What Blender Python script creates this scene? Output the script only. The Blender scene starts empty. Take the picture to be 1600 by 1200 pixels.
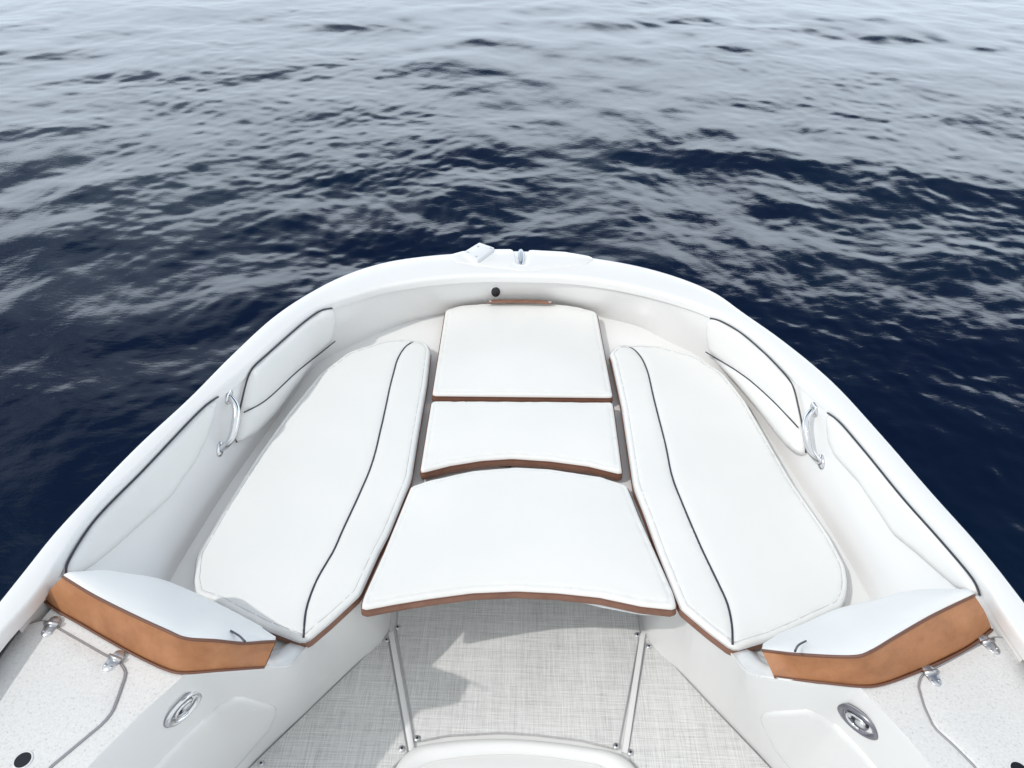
import bpy, bmesh, math, random
import numpy as np
from mathutils import Vector, Matrix, noise
from mathutils.bvhtree import BVHTree
from mathutils.geometry import delaunay_2d_cdt

# ------------------------------------------------------------------ camera, sky, sun, exposure
SC = bpy.context.scene
COL = SC.collection
FPX, PITCH, ROLL, YAW, CZ = 1200.0, math.radians(37.7), math.radians(1.2), math.radians(0.55), 2.5
fw = Vector((-math.sin(YAW)*math.cos(PITCH), math.cos(YAW)*math.cos(PITCH), -math.sin(PITCH)))
rt = fw.cross(Vector((0, 0, 1))).normalized(); up = rt.cross(fw)
c_, s_ = math.cos(ROLL), math.sin(ROLL)
RT = rt*c_ + up*s_; UP = up*c_ - rt*s_
cam = bpy.data.cameras.new('camera'); camo = bpy.data.objects.new('camera', cam); COL.objects.link(camo)
m = Matrix((RT, UP, -fw)).transposed().to_4x4(); m.translation = Vector((0, 0, CZ)); camo.matrix_world = m
cam.sensor_width = 36; cam.lens = 36*FPX/1600; cam.clip_start = .05; cam.clip_end = 9000
SC.camera = camo

SUN = Vector((-.70, -.46, 1.0)).normalized()          # towards the sun: port side, a little astern
el = math.asin(SUN.z); az = math.atan2(SUN.x, SUN.y)
sl = bpy.data.lights.new('sun', 'SUN'); sl.energy = 2.1; sl.angle = math.radians(1.0); sl.color = (1, .97, .92)
so = bpy.data.objects.new('sun', sl); COL.objects.link(so); so.rotation_euler = SUN.to_track_quat('Z', 'Y').to_euler()

W = bpy.data.worlds.new('World'); SC.world = W; W.use_nodes = True
nt = W.node_tree; nt.nodes.clear(); N = nt.nodes.new; LK = nt.links.new
out = N('ShaderNodeOutputWorld'); sky = N('ShaderNodeTexSky'); sky.sky_type = 'NISHITA'; sky.sun_disc = False
sky.sun_elevation = el; sky.sun_rotation = az % (2*math.pi); sky.air_density = 1.0; sky.dust_density = .6
bg1 = N('ShaderNodeBackground'); bg1.inputs[1].default_value = .10; LK(sky.outputs[0], bg1.inputs[0])
tc = N('ShaderNodeTexCoord'); sp = N('ShaderNodeSeparateXYZ'); LK(tc.outputs['Generated'], sp.inputs[0])
def mth(op, a, b=None, c=None, tree=None, clamp=False):
    t = tree or nt; n = t.nodes.new('ShaderNodeMath'); n.operation = op; n.use_clamp = clamp
    for i, v in enumerate((a, b, c)):
        if v is None: continue
        if isinstance(v, (int, float)): n.inputs[i].default_value = v
        else: t.links.new(v, n.inputs[i])
    return n.outputs[0]
BANK_TOP = .42
zc = mth('ADD', mth('MAXIMUM', sp.outputs[2], 0.0), .16)
cx = N('ShaderNodeCombineXYZ'); LK(mth('DIVIDE', sp.outputs[0], zc), cx.inputs[0]); LK(mth('DIVIDE', sp.outputs[1], zc), cx.inputs[1])
cn = N('ShaderNodeTexNoise'); cn.inputs['Scale'].default_value = 2.0; cn.inputs['Detail'].default_value = 4; cn.inputs['Roughness'].default_value = .5
LK(cx.outputs[0], cn.inputs['Vector'])
# a bright bank of cloud lies round the horizon; above it thinner patches open to blue
thr = mth('ADD', mth('MULTIPLY_ADD', sp.outputs[2], .25, .36), mth('MULTIPLY', sp.outputs[0], .22))
mk = mth('MULTIPLY', mth('SUBTRACT', cn.outputs[0], thr), 8.0, clamp=True)
bg2 = N('ShaderNodeBackground'); bg2.inputs[0].default_value = (.66, .82, 1.0, 1); bg2.inputs[1].default_value = 1.0
mx = N('ShaderNodeMixShader'); LK(mk, mx.inputs[0]); LK(bg1.outputs[0], mx.inputs[1]); LK(bg2.outputs[0], mx.inputs[2])
cn2 = N('ShaderNodeTexNoise'); cn2.inputs['Scale'].default_value = 2.6; cn2.inputs['Detail'].default_value = 6; LK(tc.outputs['Generated'], cn2.inputs['Vector'])
el2 = mth('MULTIPLY_ADD', mth('SUBTRACT', cn2.outputs[0], .5), -.34, sp.outputs[2])
bk = mth('MULTIPLY', mth('SUBTRACT', BANK_TOP, el2), 16.0, clamp=True)
bg3 = N('ShaderNodeBackground'); bg3.inputs[0].default_value = (.78, .89, 1.0, 1)
LK(mth('MULTIPLY_ADD', mth('MAXIMUM', sp.outputs[2], 0.0), 4.2, 2.1), bg3.inputs[1])
mx2 = N('ShaderNodeMixShader'); LK(bk, mx2.inputs[0]); LK(mx.outputs[0], mx2.inputs[1]); LK(bg3.outputs[0], mx2.inputs[2])
# unseen bright cloud veil added overhead and astern, round the sun, as fill light
vd = N('ShaderNodeVectorMath'); vd.operation = 'DOT_PRODUCT'; LK(tc.outputs['Generated'], vd.inputs[0]); vd.inputs[1].default_value = (-.15, -.78, .61)
vl = mth('MULTIPLY', mth('ADD', mth('SUBTRACT', vd.outputs['Value'], .12), mth('MULTIPLY', mth('SUBTRACT', cn2.outputs[0], .5), .5)), 3.2, clamp=True)
bg4 = N('ShaderNodeBackground'); bg4.inputs[0].default_value = (.93, .975, 1.0, 1); bg4.inputs[1].default_value = 1.35
mx3 = N('ShaderNodeMixShader'); LK(vl, mx3.inputs[0]); LK(mx2.outputs[0], mx3.inputs[1]); LK(bg4.outputs[0], mx3.inputs[2])
LK(mx3.outputs[0], out.inputs[0])
SC.view_settings.view_transform = 'Standard'; SC.view_settings.look = 'None'; SC.view_settings.gamma = 1
SC.view_settings.exposure = -0.38
SC.cycles.max_bounces = 8; SC.cycles.diffuse_bounces = 4

# ------------------------------------------------------------------ measuring: sight lines from the photograph onto real levels
ZC, ZD, ZF, ZK = .75, .69, .34, .975      # cushion tops, seat deck, floor, console tops
def ray(x, y): return ((x-800)/FPX*RT - (y-600)/FPX*UP + fw)
def at(x, y, z):
    d = ray(x, y); t = (z-CZ)/d.z; p = Vector((0, 0, CZ)) + d*t; return p
def zg(y): return 1.03 - .081*(max(min(y, 2.95), .9)-1.2)
def atg(x, y, dz=0):
    p = at(x, y, .97)
    for _ in range(8): p = at(x, y, zg(p.y)+dz)
    return p
def lv(pts, z): return [at(x, y, z) for x, y in pts]

# ------------------------------------------------------------------ materials
MAT = {}
def pm(name, col, rough=.5, metal=0, coat=0, spec=.5):
    if name in MAT: return MAT[name]
    mt = bpy.data.materials.new(name); mt.use_nodes = True; b = mt.node_tree.nodes['Principled BSDF']
    b.inputs['Base Color'].default_value = (*col, 1); b.inputs['Roughness'].default_value = rough
    b.inputs['Metallic'].default_value = metal; b.inputs['Coat Weight'].default_value = coat
    b.inputs['Coat Roughness'].default_value = .08; b.inputs['Specular IOR Level'].default_value = spec
    MAT[name] = mt; return mt
def nz(mt, scale, detail=3, vec=None, rough=.5, stretch=None):
    t = mt.node_tree; n = t.nodes.new('ShaderNodeTexNoise'); n.inputs['Scale'].default_value = scale
    n.inputs['Detail'].default_value = detail; n.inputs['Roughness'].default_value = rough
    c = t.nodes.new('ShaderNodeTexCoord'); mp = t.nodes.new('ShaderNodeMapping')
    if stretch: mp.inputs['Scale'].default_value = stretch[:3]
    if stretch and len(stretch) > 3: mp.inputs['Rotation'].default_value = (0, 0, stretch[3])
    t.links.new(c.outputs['Object'], mp.inputs[0]); t.links.new(mp.outputs[0], n.inputs['Vector']); return n
def ramp(mt, fac, stops):
    t = mt.node_tree; r = t.nodes.new('ShaderNodeValToRGB'); t.links.new(fac, r.inputs[0])
    while len(r.color_ramp.elements) < len(stops): r.color_ramp.elements.new(.5)
    for e, (p, c) in zip(r.color_ramp.elements, stops): e.position = p; e.color = (*c, 1)
    return r
def bump(mt, h, strength, dist, prev=None):
    t = mt.node_tree; b = t.nodes.new('ShaderNodeBump'); b.inputs['Strength'].default_value = strength
    b.inputs['Distance'].default_value = dist; t.links.new(h, b.inputs['Height'])
    if prev: t.links.new(prev.outputs[0], b.inputs['Normal'])
    t.links.new(b.outputs[0], t.nodes['Principled BSDF'].inputs['Normal']); return b
def basecol(mt, o): mt.node_tree.links.new(o, mt.node_tree.nodes['Principled BSDF'].inputs['Base Color'])

GEL = pm('gelcoat', (.80, .805, .82), .22, coat=.3)
n1 = nz(GEL, 2.0, 4); r1 = ramp(GEL, n1.outputs[0], [(.3, (.80, .80, .795)), (.7, (.83, .83, .825))]); basecol(GEL, r1.outputs[0])
n2 = nz(GEL, 9, 3); bump(GEL, n2.outputs[0], .06, .01)
SPK = pm('speckled_gelcoat', (.72, .72, .71), .45)
n1 = nz(SPK, 170, 3, rough=.7); r1 = ramp(SPK, n1.outputs[0], [(.30, (.54, .53, .52)), (.40, (.70, .70, .695)), (.58, (.745, .745, .74)), (.74, (.79, .79, .79))]); basecol(SPK, r1.outputs[0])
n2 = nz(SPK, 300, 2); bump(SPK, n2.outputs[0], .35, .002)
VIN = pm('white_vinyl', (.80, .80, .785), .42, spec=.4)
n1 = nz(VIN, 700, 2); n2 = nz(VIN, 7, 4, stretch=(1, 1, 1)); b1 = bump(VIN, n1.outputs[0], .25, .0012); bump(VIN, n2.outputs[0], .12, .012, b1)
n3 = nz(VIN, 3.2, 5); r1 = ramp(VIN, n3.outputs[0], [(.3, (.775, .775, .76)), (.7, (.81, .805, .79))]); basecol(VIN, r1.outputs[0])
TAN = pm('tan_leather', (.42, .20, .10), .5)
n1 = nz(TAN, 13, 6, rough=.65); r1 = ramp(TAN, n1.outputs[0], [(.28, (.31, .128, .052)), (.5, (.40, .175, .076)), (.75, (.48, .225, .105))]); basecol(TAN, r1.outputs[0])
n2 = nz(TAN, 420, 3); bump(TAN, n2.outputs[0], .5, .0015)
PIP = pm('dark_piping', (.035, .038, .055), .4)
TN2 = pm('dark_tan_leather', (.22, .105, .07), .55)
n1 = nz(TN2, 15, 5, rough=.6); r1 = ramp(TN2, n1.outputs[0], [(.3, (.19, .088, .058)), (.7, (.27, .135, .09))]); basecol(TN2, r1.outputs[0])
BRN = pm('brown_piping', (.16, .07, .045), .5)
SEA = pm('grey_thread', (.50, .50, .51), .7)
CHR = pm('polished_steel', (.74, .75, .77), .12, metal=1)
CHD = pm('brushed_steel', (.62, .63, .65), .36, metal=1)
CHK = pm('dark_steel', (.24, .24, .27), .3, metal=1)
BLK = pm('black_plastic', (.010, .011, .016), .35)
GRV = pm('grey_gasket', (.30, .30, .32), .6)
PLA = pm('white_plastic', (.74, .75, .77), .35)
LEN = pm('clear_lens', (.42, .45, .45), .15, coat=.5)
MTW = pm('woven_vinyl', (.5, .5, .5), .75, spec=.2)
t = MTW.node_tree
def thread(stretch, sc, w):
    a = nz(MTW, sc, 2, rough=.6, stretch=stretch); return a.outputs[0]
ha = thread((5, 420, 1), 1.0, 0); hb = thread((24, 900, 1), 1.0, 0); va = thread((420, 5, 1), 1.0, 0); vb = thread((900, 24, 1), 1.0, 0)
s1 = mth('ADD', mth('ADD', ha, hb, tree=t), mth('ADD', va, vb, tree=t), tree=t)
s1 = mth('MULTIPLY', s1, .25, tree=t)
blot = nz(MTW, 5, 3)
s1 = mth('MULTIPLY_ADD', mth('SUBTRACT', blot.outputs[0], .5, tree=t), .10, s1, tree=t)
r1 = ramp(MTW, s1, [(.36, (.40, .40, .40)), (.46, (.60, .60, .592)), (.54, (.73, .73, .722)), (.64, (.84, .84, .83))]); basecol(MTW, r1.outputs[0])
bump(MTW, s1, .5, .002)

# ------------------------------------------------------------------ mesh helpers
def tag(o, label=None, cat=None, group=None, kind=None):
    if label: o['label'] = label
    if cat: o['category'] = cat
    if group: o['group'] = group
    if kind: o['kind'] = kind
    return o
def obj(name, V, Fc, mt, parent=None, smooth=True, sharp=None):
    me = bpy.data.meshes.new(name); me.from_pydata([tuple(v) for v in V], [], [tuple(f) for f in Fc]); me.update()
    bm = bmesh.new(); bm.from_mesh(me); bmesh.ops.recalc_face_normals(bm, faces=bm.faces)
    bm.to_mesh(me); bm.free()
    if smooth:
        me.polygons.foreach_set('use_smooth', [True]*len(me.polygons))
        if sharp: me.set_sharp_from_angle(angle=math.radians(sharp))
    o = bpy.data.objects.new(name, me); COL.objects.link(o); me.materials.append(mt)
    if parent: o.parent = parent
    return o
def empty(name, loc=(0, 0, 0)):
    o = bpy.data.objects.new(name, None); COL.objects.link(o); o.location = loc; o.empty_display_size = .1; return o
def adopt(o, root):
    o.parent = root; o.matrix_parent_inverse = Matrix.Translation(-Vector(root.location))
def cat(P, n, closed=False):
    P = [Vector(p) for p in P]; m_ = len(P); Q = []
    rng = m_ if closed else m_-1
    for i in range(rng):
        if closed: a, b, c, d = P[i-1], P[i], P[(i+1) % m_], P[(i+2) % m_]
        else:
            b, c = P[i], P[i+1]; a = P[i-1] if i else b*2-c; d = P[i+2] if i+2 < m_ else c*2-b
        t0 = 0; t1 = t0+max((b-a).length, 1e-5)**.5; t2 = t1+max((c-b).length, 1e-5)**.5; t3 = t2+max((d-c).length, 1e-5)**.5
        for k in range(10):
            tt = t1+(t2-t1)*k/10
            A1 = a*((t1-tt)/(t1-t0))+b*((tt-t0)/(t1-t0)); A2 = b*((t2-tt)/(t2-t1))+c*((tt-t1)/(t2-t1)); A3 = c*((t3-tt)/(t3-t2))+d*((tt-t2)/(t3-t2))
            B1 = A1*((t2-tt)/(t2-t0))+A2*((tt-t0)/(t2-t0)); B2 = A2*((t3-tt)/(t3-t1))+A3*((tt-t1)/(t3-t1))
            Q.append(B1*((t2-tt)/(t2-t1))+B2*((tt-t1)/(t2-t1)))
    if not closed: Q.append(P[-1])
    return resample(Q, n, closed)
def resample(Q, n, closed=False):
    Q = [Vector(q) for q in Q]
    if closed: Q = Q+[Q[0]]
    L = [0]
    for a, b in zip(Q, Q[1:]): L.append(L[-1]+(b-a).length)
    out_ = []; j = 0
    cnt = n if closed else n-1
    for i in range(n):
        s = L[-1]*i/cnt
        while j < len(L)-2 and L[j+1] < s: j += 1
        f = (s-L[j])/max(L[j+1]-L[j], 1e-9); out_.append(Q[j].lerp(Q[j+1], min(max(f, 0), 1)))
    return out_
def rounded(P, r):
    P = [Vector(p) for p in P]; n = len(P); out_ = []
    rr = r if isinstance(r, (list, tuple)) else [r]*n
    for i in range(n):
        a, b, c = P[i-1], P[i], P[(i+1) % n]
        d1 = (a-b); d2 = (c-b); ang = d1.angle(d2) if d1.length > 1e-6 and d2.length > 1e-6 else math.pi
        if ang > math.radians(172): out_.append(b); continue
        tl = min(rr[i]/math.tan(ang/2) if rr[i] else 0, .45*d1.length, .45*d2.length)
        p0 = b+d1.normalized()*tl; p1 = b+d2.normalized()*tl
        for k in range(7):
            u = k/6; out_.append(p0*(1-u)**2+b*2*u*(1-u)+p1*u*u)
    return out_
def perimeter(P): return sum((Vector(P[i])-Vector(P[i-1])).length for i in range(len(P)))
def inset(P, d):
    n = len(P); A = sum(P[i-1].x*P[i].y-P[i].x*P[i-1].y for i in range(n)); s = 1 if A > 0 else -1
    out_ = []
    for i in range(n):
        tn = (P[(i+1) % n]-P[i-1]); tn = Vector((tn.x, tn.y, 0)).normalized()
        out_.append(P[i]+Vector((-tn.y, tn.x, 0))*s*d)
    return out_
def loft(rows, closed=False):
    V = []; Fc = []; n = len(rows[0])
    for r in rows: V += list(r)
    for i in range(len(rows)-1):
        for j in range(n if closed else n-1):
            k = (j+1) % n; Fc.append((i*n+j, i*n+k, (i+1)*n+k, (i+1)*n+j))
    return V, Fc
def tube(P, r, seg=8, closed=False):
    P = [Vector(p) for p in P]; n = len(P); V = []; Fc = []; nn = None
    rr = r if isinstance(r, (list, tuple)) else [r]*n
    for i in range(n):
        if closed: tg = P[(i+1) % n]-P[i-1]
        else: tg = P[min(i+1, n-1)]-P[max(i-1, 0)]
        tg.normalize()
        if nn is None: nn = tg.cross(Vector((0, 0, 1)) if abs(tg.z) < .9 else Vector((1, 0, 0))).normalized()
        nn = (nn-tg*nn.dot(tg)).normalized(); bn = tg.cross(nn)
        for k in range(seg):
            a = 2*math.pi*k/seg; V.append(P[i]+nn*math.cos(a)*rr[i]+bn*math.sin(a)*rr[i])
    for i in range(n if closed else n-1):
        i2 = (i+1) % n
        for k in range(seg): Fc.append((i*seg+k, i*seg+(k+1) % seg, i2*seg+(k+1) % seg, i2*seg+k))
    if not closed: Fc.append(tuple(range(seg))); Fc.append(tuple((n-1)*seg+k for k in range(seg)))
    return V, Fc
def join(*parts):
    V = []; Fc = []
    for v, f in parts:
        b = len(V); V += [Vector(q) for q in v]; Fc += [tuple(i+b for i in t_) for t_ in f]
    return V, Fc
def segdist(P2, x, y):
    a = P2; b = np.roll(P2, -1, axis=0); d = b-a; L = (d**2).sum(1)+1e-12
    t_ = np.clip(((np.array([x, y])-a)*d).sum(1)/L, 0, 1); q = a+d*t_[:, None]
    return float(np.sqrt(((q-[x, y])**2).sum(1).min()))
def linedist(Ls, x, y):
    if Ls is None: return 9
    a = Ls[:-1]; d = Ls[1:]-a; L = (d**2).sum(1)+1e-12
    t_ = np.clip(((np.array([x, y])-a)*d).sum(1)/L, 0, 1); q = a+d*t_[:, None]
    return float(np.sqrt(((q-[x, y])**2).sum(1).min()))
def cdt(outline, step, extra=(), holes=()):
    pts = [Vector((p[0], p[1])) for p in outline]; n = len(pts); edges = [(i, (i+1) % n) for i in range(n)]
    arr = np.array([(p.x, p.y) for p in pts])
    for H in holes:
        b = len(pts); hp = [Vector((p[0], p[1])) for p in H]; pts += hp; edges += [(b+i, b+(i+1) % len(hp)) for i in range(len(hp))]
    for e in extra: pts.append(Vector(e))
    x0, y0 = arr.min(0); x1, y1 = arr.max(0)
    if step:
        j = 0; y = y0+step/2
        while y < y1:
            x = x0+step*(.25 if j % 2 else .75)
            while x < x1:
                inside = False; xs = arr[:, 0]; ys = arr[:, 1]; xe = np.roll(xs, -1); ye = np.roll(ys, -1)
                cr = ((ys > y) != (ye > y)) & (x < (xe-xs)*(y-ys)/np.where(ye == ys, 1e-9, ye-ys)+xs)
                if cr.sum() % 2 == 1 and segdist(arr, x, y) > step*.35: pts.append(Vector((x, y)))
                x += step
            y += step*.87; j += 1
    res = delaunay_2d_cdt(pts, edges, [], 1 if not holes else 2, 1e-6)
    return [tuple(v) for v in res[0]], [tuple(f) for f in res[2]], arr

def cushion_top(outline, z, r=.012, puff=.008, wr=.0023, line=None, seed=0, tilt=None, step=.022, gd=.004):
    rings = [outline, inset(outline, r*.13), inset(outline, r*.5), inset(outline, r), inset(outline, r*1.35), inset(outline, r*1.7), inset(outline, r*2.4)]
    arr = np.array([(p.x, p.y) for p in outline])
    extra = [(p.x, p.y) for R_ in rings[1:] for p in R_]
    la = np.array([(p.x, p.y) for p in line]) if line else None
    if line:
        for p, q in zip(line, line[1:]):
            tg = (q-p).normalized(); nn = Vector((-tg.y, tg.x, 0))
            for o in (-.012, -.006, 0, .006, .012): extra.append(((p+nn*o).x, (p+nn*o).y))
    v2, fc, _ = cdt(outline, step, extra)
    V = []
    for x, y in v2:
        d = segdist(arr, x, y)
        h = -r*(1-math.sqrt(max(0, 1-(1-min(d/r, 1))**2))) + puff*(1-math.exp(-max(0, d-r)/.10))
        h -= .0022*math.exp(-((d-r*1.35)/.0025)**2)
        w_ = noise.noise(Vector((x*5.5+seed, y*5.5, seed)))+.5*noise.noise(Vector((x*13+seed, y*11, 3)))
        e = math.exp(-d/.035)*.9+.35
        if la is not None:
            dl = linedist(la, x, y); h -= gd*math.exp(-(dl/.010)**2); e += .8*math.exp(-dl/.05)
        # puckers running in from the sewn edge
        w_ += 1.4*math.exp(-d/.03)*noise.noise(Vector((x*34+seed, y*34, 9)))
        h += wr*w_*e*min(d/.01, 1)
        V.append(Vector((x, y, z+h+(tilt(x, y) if tilt else 0))))
    return V, fc
def interp_h(V, x, y):
    a = min(V, key=lambda v: (v.x-x)**2+(v.y-y)**2); return a.z

def make_cushion(name, label, px, radii, z=ZC, zb=ZD+.012, line_px=None, group=None, seed=0, puff=.008, category='cushion', seam=True, pts=None):
    P = pts or lv(px, z); P = [Vector((p.x, p.y, 0)) for p in P]
    P = rounded(P, radii); per = perimeter(P); n = max(40, int(per/.014)); P = resample(P, n, True)
    c = sum(P, Vector())/n; root = empty(name, (c.x, c.y, zb)); tag(root, label, category, group)
    line = None
    if line_px:
        line = cat([Vector((*at(x, y, z)[:2], 0)) for x, y in line_px], 70)
    V, Fc = cushion_top(P, z, line=line, seed=seed, puff=puff)
    top = obj('cushion_top', V, Fc, VIN, root)
    zt = z-.012
    rows = []
    for k, (dd, zz) in enumerate([(0, zt), (-.003, zt-.012), (-.004, (zt+zb)/2), (-.002, zb+.008), (.004, zb), (.03, zb-.0005)]):
        rows.append([q+Vector((0, 0, zz)) for q in inset(P, dd)])
    V, Fc = loft(rows, True); Fc.append(tuple(range(5*n, 6*n)))
    side = obj('side_band', V, Fc, TN2, root)
    V, Fc = tube([q+Vector((0, 0, zt-.001)) for q in inset(P, -.0014)], .0019, 6, True)
    pp = obj('edge_piping', V, Fc, SEA if line_px else BRN, root)
    objs = [top, side, pp]
    if seam:
        I = inset(P, .0162); ta = np.array([tuple(v.co) for v in top.data.vertices]); zs = []
        for q in I: zs.append(float(ta[int(((ta[:, 0]-q.x)**2+(ta[:, 1]-q.y)**2).argmin()), 2]))
        zs = [max(zs[i-1], zs[i], zs[(i+1) % len(zs)]) for i in range(len(zs))]
        V, Fc = tube([Vector((q.x, q.y, w_+.0004)) for q, w_ in zip(I, zs)], .0006, 5, True)
        objs.append(obj('stitching', V, Fc, SEA, root))
    if line:
        tv = top.data.vertices; kd = [(v.co.x, v.co.y, v.co.z) for v in tv]; ka = np.array(kd)
        LP = []
        for q in line:
            i = int(((ka[:, 0]-q.x)**2+(ka[:, 1]-q.y)**2).argmin()); LP.append(Vector((q.x, q.y, ka[i, 2]+.0006)))
        zs = [p.z for p in LP]
        for i in range(1, len(LP)-1): LP[i].z = (zs[i-1]+zs[i]+zs[i+1])/3
        V, Fc = tube(LP, .0031, 7); objs.append(obj('inlaid_piping', V, Fc, PIP, root))
    for o in objs: adopt(o, root)
    return root

# ------------------------------------------------------------------ the boat shell
boat = empty('motorboat', (0, 1.2, 0))
tag(boat, 'white open-bow motorboat with rounded bow floating on dark blue water', 'boat')
def part(name, VF, mt, parent=boat, **k):
    o = obj(name, VF[0], VF[1], mt, None, **k); bpy.context.view_layer.update()
    r0 = parent; off = Vector((0, 0, 0))
    while r0.parent: r0 = r0.parent
    o.parent = parent
    if r0.type == 'EMPTY':
        if parent is r0: o.matrix_parent_inverse = Matrix.Translation(-Vector(r0.location))
    return o

GO = [(0, 943), (84, 838), (142, 776), (219, 697), (300, 622), (361, 560), (430, 497), (486, 460), (540, 433), (600, 414), (655, 405), (720, 398), (813, 394), (880, 399), (940, 408), (1000, 420), (1060, 437), (1115, 460), (1158, 490), (1222, 535), (1297, 597), (1376, 682), (1455, 773), (1526, 852), (1600, 943)]
GI = [(0, 992), (57, 928), (87, 881), (137, 808), (216, 727), (319, 628), (388, 571), (447, 517), (500, 478), (553, 460), (600, 447), (675, 435), (740, 430), (815, 430), (885, 432), (950, 440), (1000, 450), (1070, 469), (1117, 487), (1162, 512), (1206, 547), (1250, 588), (1309, 643), (1362, 704), (1421, 772), (1481, 838), (1529, 896), (1550, 927), (1566, 955)]
go = [atg(*p) for p in GO]; gi = [atg(*p) for p in GI]
def extend(P, xs):
    a = [Vector((-x, y, zg(y))) for x, y in xs]; b = [Vector((x+.035, y, zg(y))) for x, y in xs]
    return a[::-1]+P+b
yo = go[0].y
gof = extend(go, [(1.185, .7), (1.205, .2), (1.21, -1.3)]); gif = extend(gi, [(1.115, .7), (1.13, .2), (1.135, -1.3)])
NG = 260
A = cat(gif, NG); B = cat(gof, NG)
def hull_rows():
    rows = []
    for i in range(NG):
        p, q = A[i], B[i]; d = Vector((q.x-p.x, q.y-p.y, 0)); w = d.length; d.normalize()
        tn = (B[min(i+1, NG-1)]-B[max(i-1, 0)]); o = Vector((-tn.y, tn.x, 0)).normalized()
        if o.dot(d) < 0: o = -o
        z = p.z; c = []
        for f, dz in ((0, -.035), (0, -.013), (.012, -.004), (.05, 0), (.12, .001), (.5, .003), (.86, .001), (.95, -.001), (.988, -.006)):
            c.append(Vector((p.x+(q.x-p.x)*f, p.y+(q.y-p.y)*f, z+dz)))
        c.append(Vector((q.x, q.y, z-.014)))
        for oo, dz in ((.006, -.026), (.007, -.05)): c.append(q*1+o*oo+Vector((0, 0, dz)))
        rows.append((c, q, o))
    return rows
HR = hull_rows()
V, Fc = loft([r[0] for r in HR]); part('gunwale', (V, Fc), GEL)
rail = []
for c, q, o in HR:
    e = c[-1]; rail.append([e+o*.002, e+o*.014+Vector((0, 0, -.004)), e+o*.018+Vector((0, 0, -.018)), e+o*.014+Vector((0, 0, -.032)), e+Vector((0, 0, -.036))])
V, Fc = loft(rail); part('rub_rail', (V, Fc), PLA)
hl = []
for c, q, o in HR:
    col = []
    for f in (0, .15, .35, .6, .85, 1):
        z = (c[-1].z-.034)*(1-f)-.25*f; col.append(Vector((q.x, q.y, 0))-o*(.0+.10*f+.32*f*f)*1+Vector((0, 0, z)))
    hl.append(col)
V, Fc = loft(hl); part('hull', (V, Fc), GEL)
# closing panel far astern of the camera
V = [Vector((-1.2, -1.3, -.25)), Vector((1.24, -1.3, -.25)), Vector((1.24, -1.3, .98)), Vector((-1.2, -1.3, .98))]
V += [v+Vector((0, -.05, 0)) for v in V]
part('transom', (V, [(0, 1, 2, 3), (4, 5, 6, 7), (0, 1, 5, 4), (1, 2, 6, 5), (2, 3, 7, 6), (3, 0, 4, 7)]), GEL, smooth=False)

# inner side walls of the bow seating
WB = [(266, 907), (344, 779), (406, 690), (455, 622), (497, 567), (544, 543), (600, 517), (640, 503), (692, 491), (760, 480), (865, 480), (937, 495), (1000, 511), (1043, 533), (1090, 556), (1131, 590), (1185, 660), (1237, 737), (1285, 810), (1328, 880), (1356, 931)]
wb = lv(WB, ZD)
wbf = [Vector((-1.0, 1.0, ZD)), Vector((-.99, 1.2, ZD))]+wb+[Vector((1.025, 1.2, ZD)), Vector((1.03, 1.0, ZD))]
gis = [Vector((-1.10, 1.0, zg(1.0)))]+[p for p in gi if p.y > 1.1]+[Vector((1.135, 1.0, zg(1.0)))]
NW = 220
gA = cat(gis, NW); wA = cat(wbf, NW)
# pair each wall foot with the gunwale point that lies across from it
def match(Atop, Bbot):
    ks = [(p.x-.015, p.y-1.0) for p in Atop]; angs = np.unwrap([math.atan2(y, x) for x, y in ks]); out_ = []
    kb = np.unwrap([math.atan2(p.y-1.0+1e-3, p.x-.015) for p in Bbot])
    L = np.linspace(0, 1, len(Atop)); 
    for i in range(len(Bbot)):
        t_ = np.interp(-kb[i], -angs, L); j = t_*(len(Atop)-1); k = int(min(j, len(Atop)-2)); out_.append(Atop[k].lerp(Atop[k+1], j-k))
    return out_
gM = match(gA, wA)
rows = []
for i in range(NW):
    p, q = gM[i], wA[i]; z0 = p.z-.030; col = []
    gg = Vector((p.x-.015, p.y-1.0, 0)).normalized()*.007; p = p+gg; col.append(Vector((p.x, p.y, p.z-.012)))
    for k in range(15):
        th = math.pi/2*k/14; l = k/14
        hx = .55*l+.45*(1-math.cos(th)); hz = .55*l+.45*math.sin(th)
        col.append(Vector((p.x+(q.x-p.x)*hx, p.y+(q.y-p.y)*hx, z0+(q.z-z0)*hz)))
    rows.append(col)
WV, WF = loft(rows); part('side_wall', (WV, WF), GEL)
wallBVH = BVHTree.FromPolygons(WV, WF)

# footwell: T = upper edge, B = floor edge
Tpx = [(135, 1200, ZK), (212, 1123, ZK), (278, 1056, ZK), (345, 1047, ZK-.012), (410, 1041, .93), (446, 1040, .85), (474, 1016, .735), (500, 985, ZD), (545, 950, ZD)]
T = [Vector((-.90, -1.28, ZK)), Vector((-.89, .3, ZK))]+[at(*p) for p in Tpx]+[Vector((-.43, 1.45, ZD)), Vector((-.37, 1.70, ZD)), Vector((-.335, 1.775, ZD)), Vector((.01, 1.83, ZD)), Vector((.36, 1.785, ZD)), Vector((.40, 1.70, ZD)), Vector((.465, 1.45, ZD))]
Tr = [(1077, 958, ZD), (1120, 997, ZD), (1146, 1023, .735), (1172, 1050, .85), (1209, 1058, .93), (1284, 1067, ZK-.012), (1345, 1074, ZK), (1400, 1134, ZK), (1462, 1199, ZK)]
T += [at(*p) for p in Tr]+[Vector((.925, .3, ZK)), Vector((.935, -1.28, ZK))]
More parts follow.
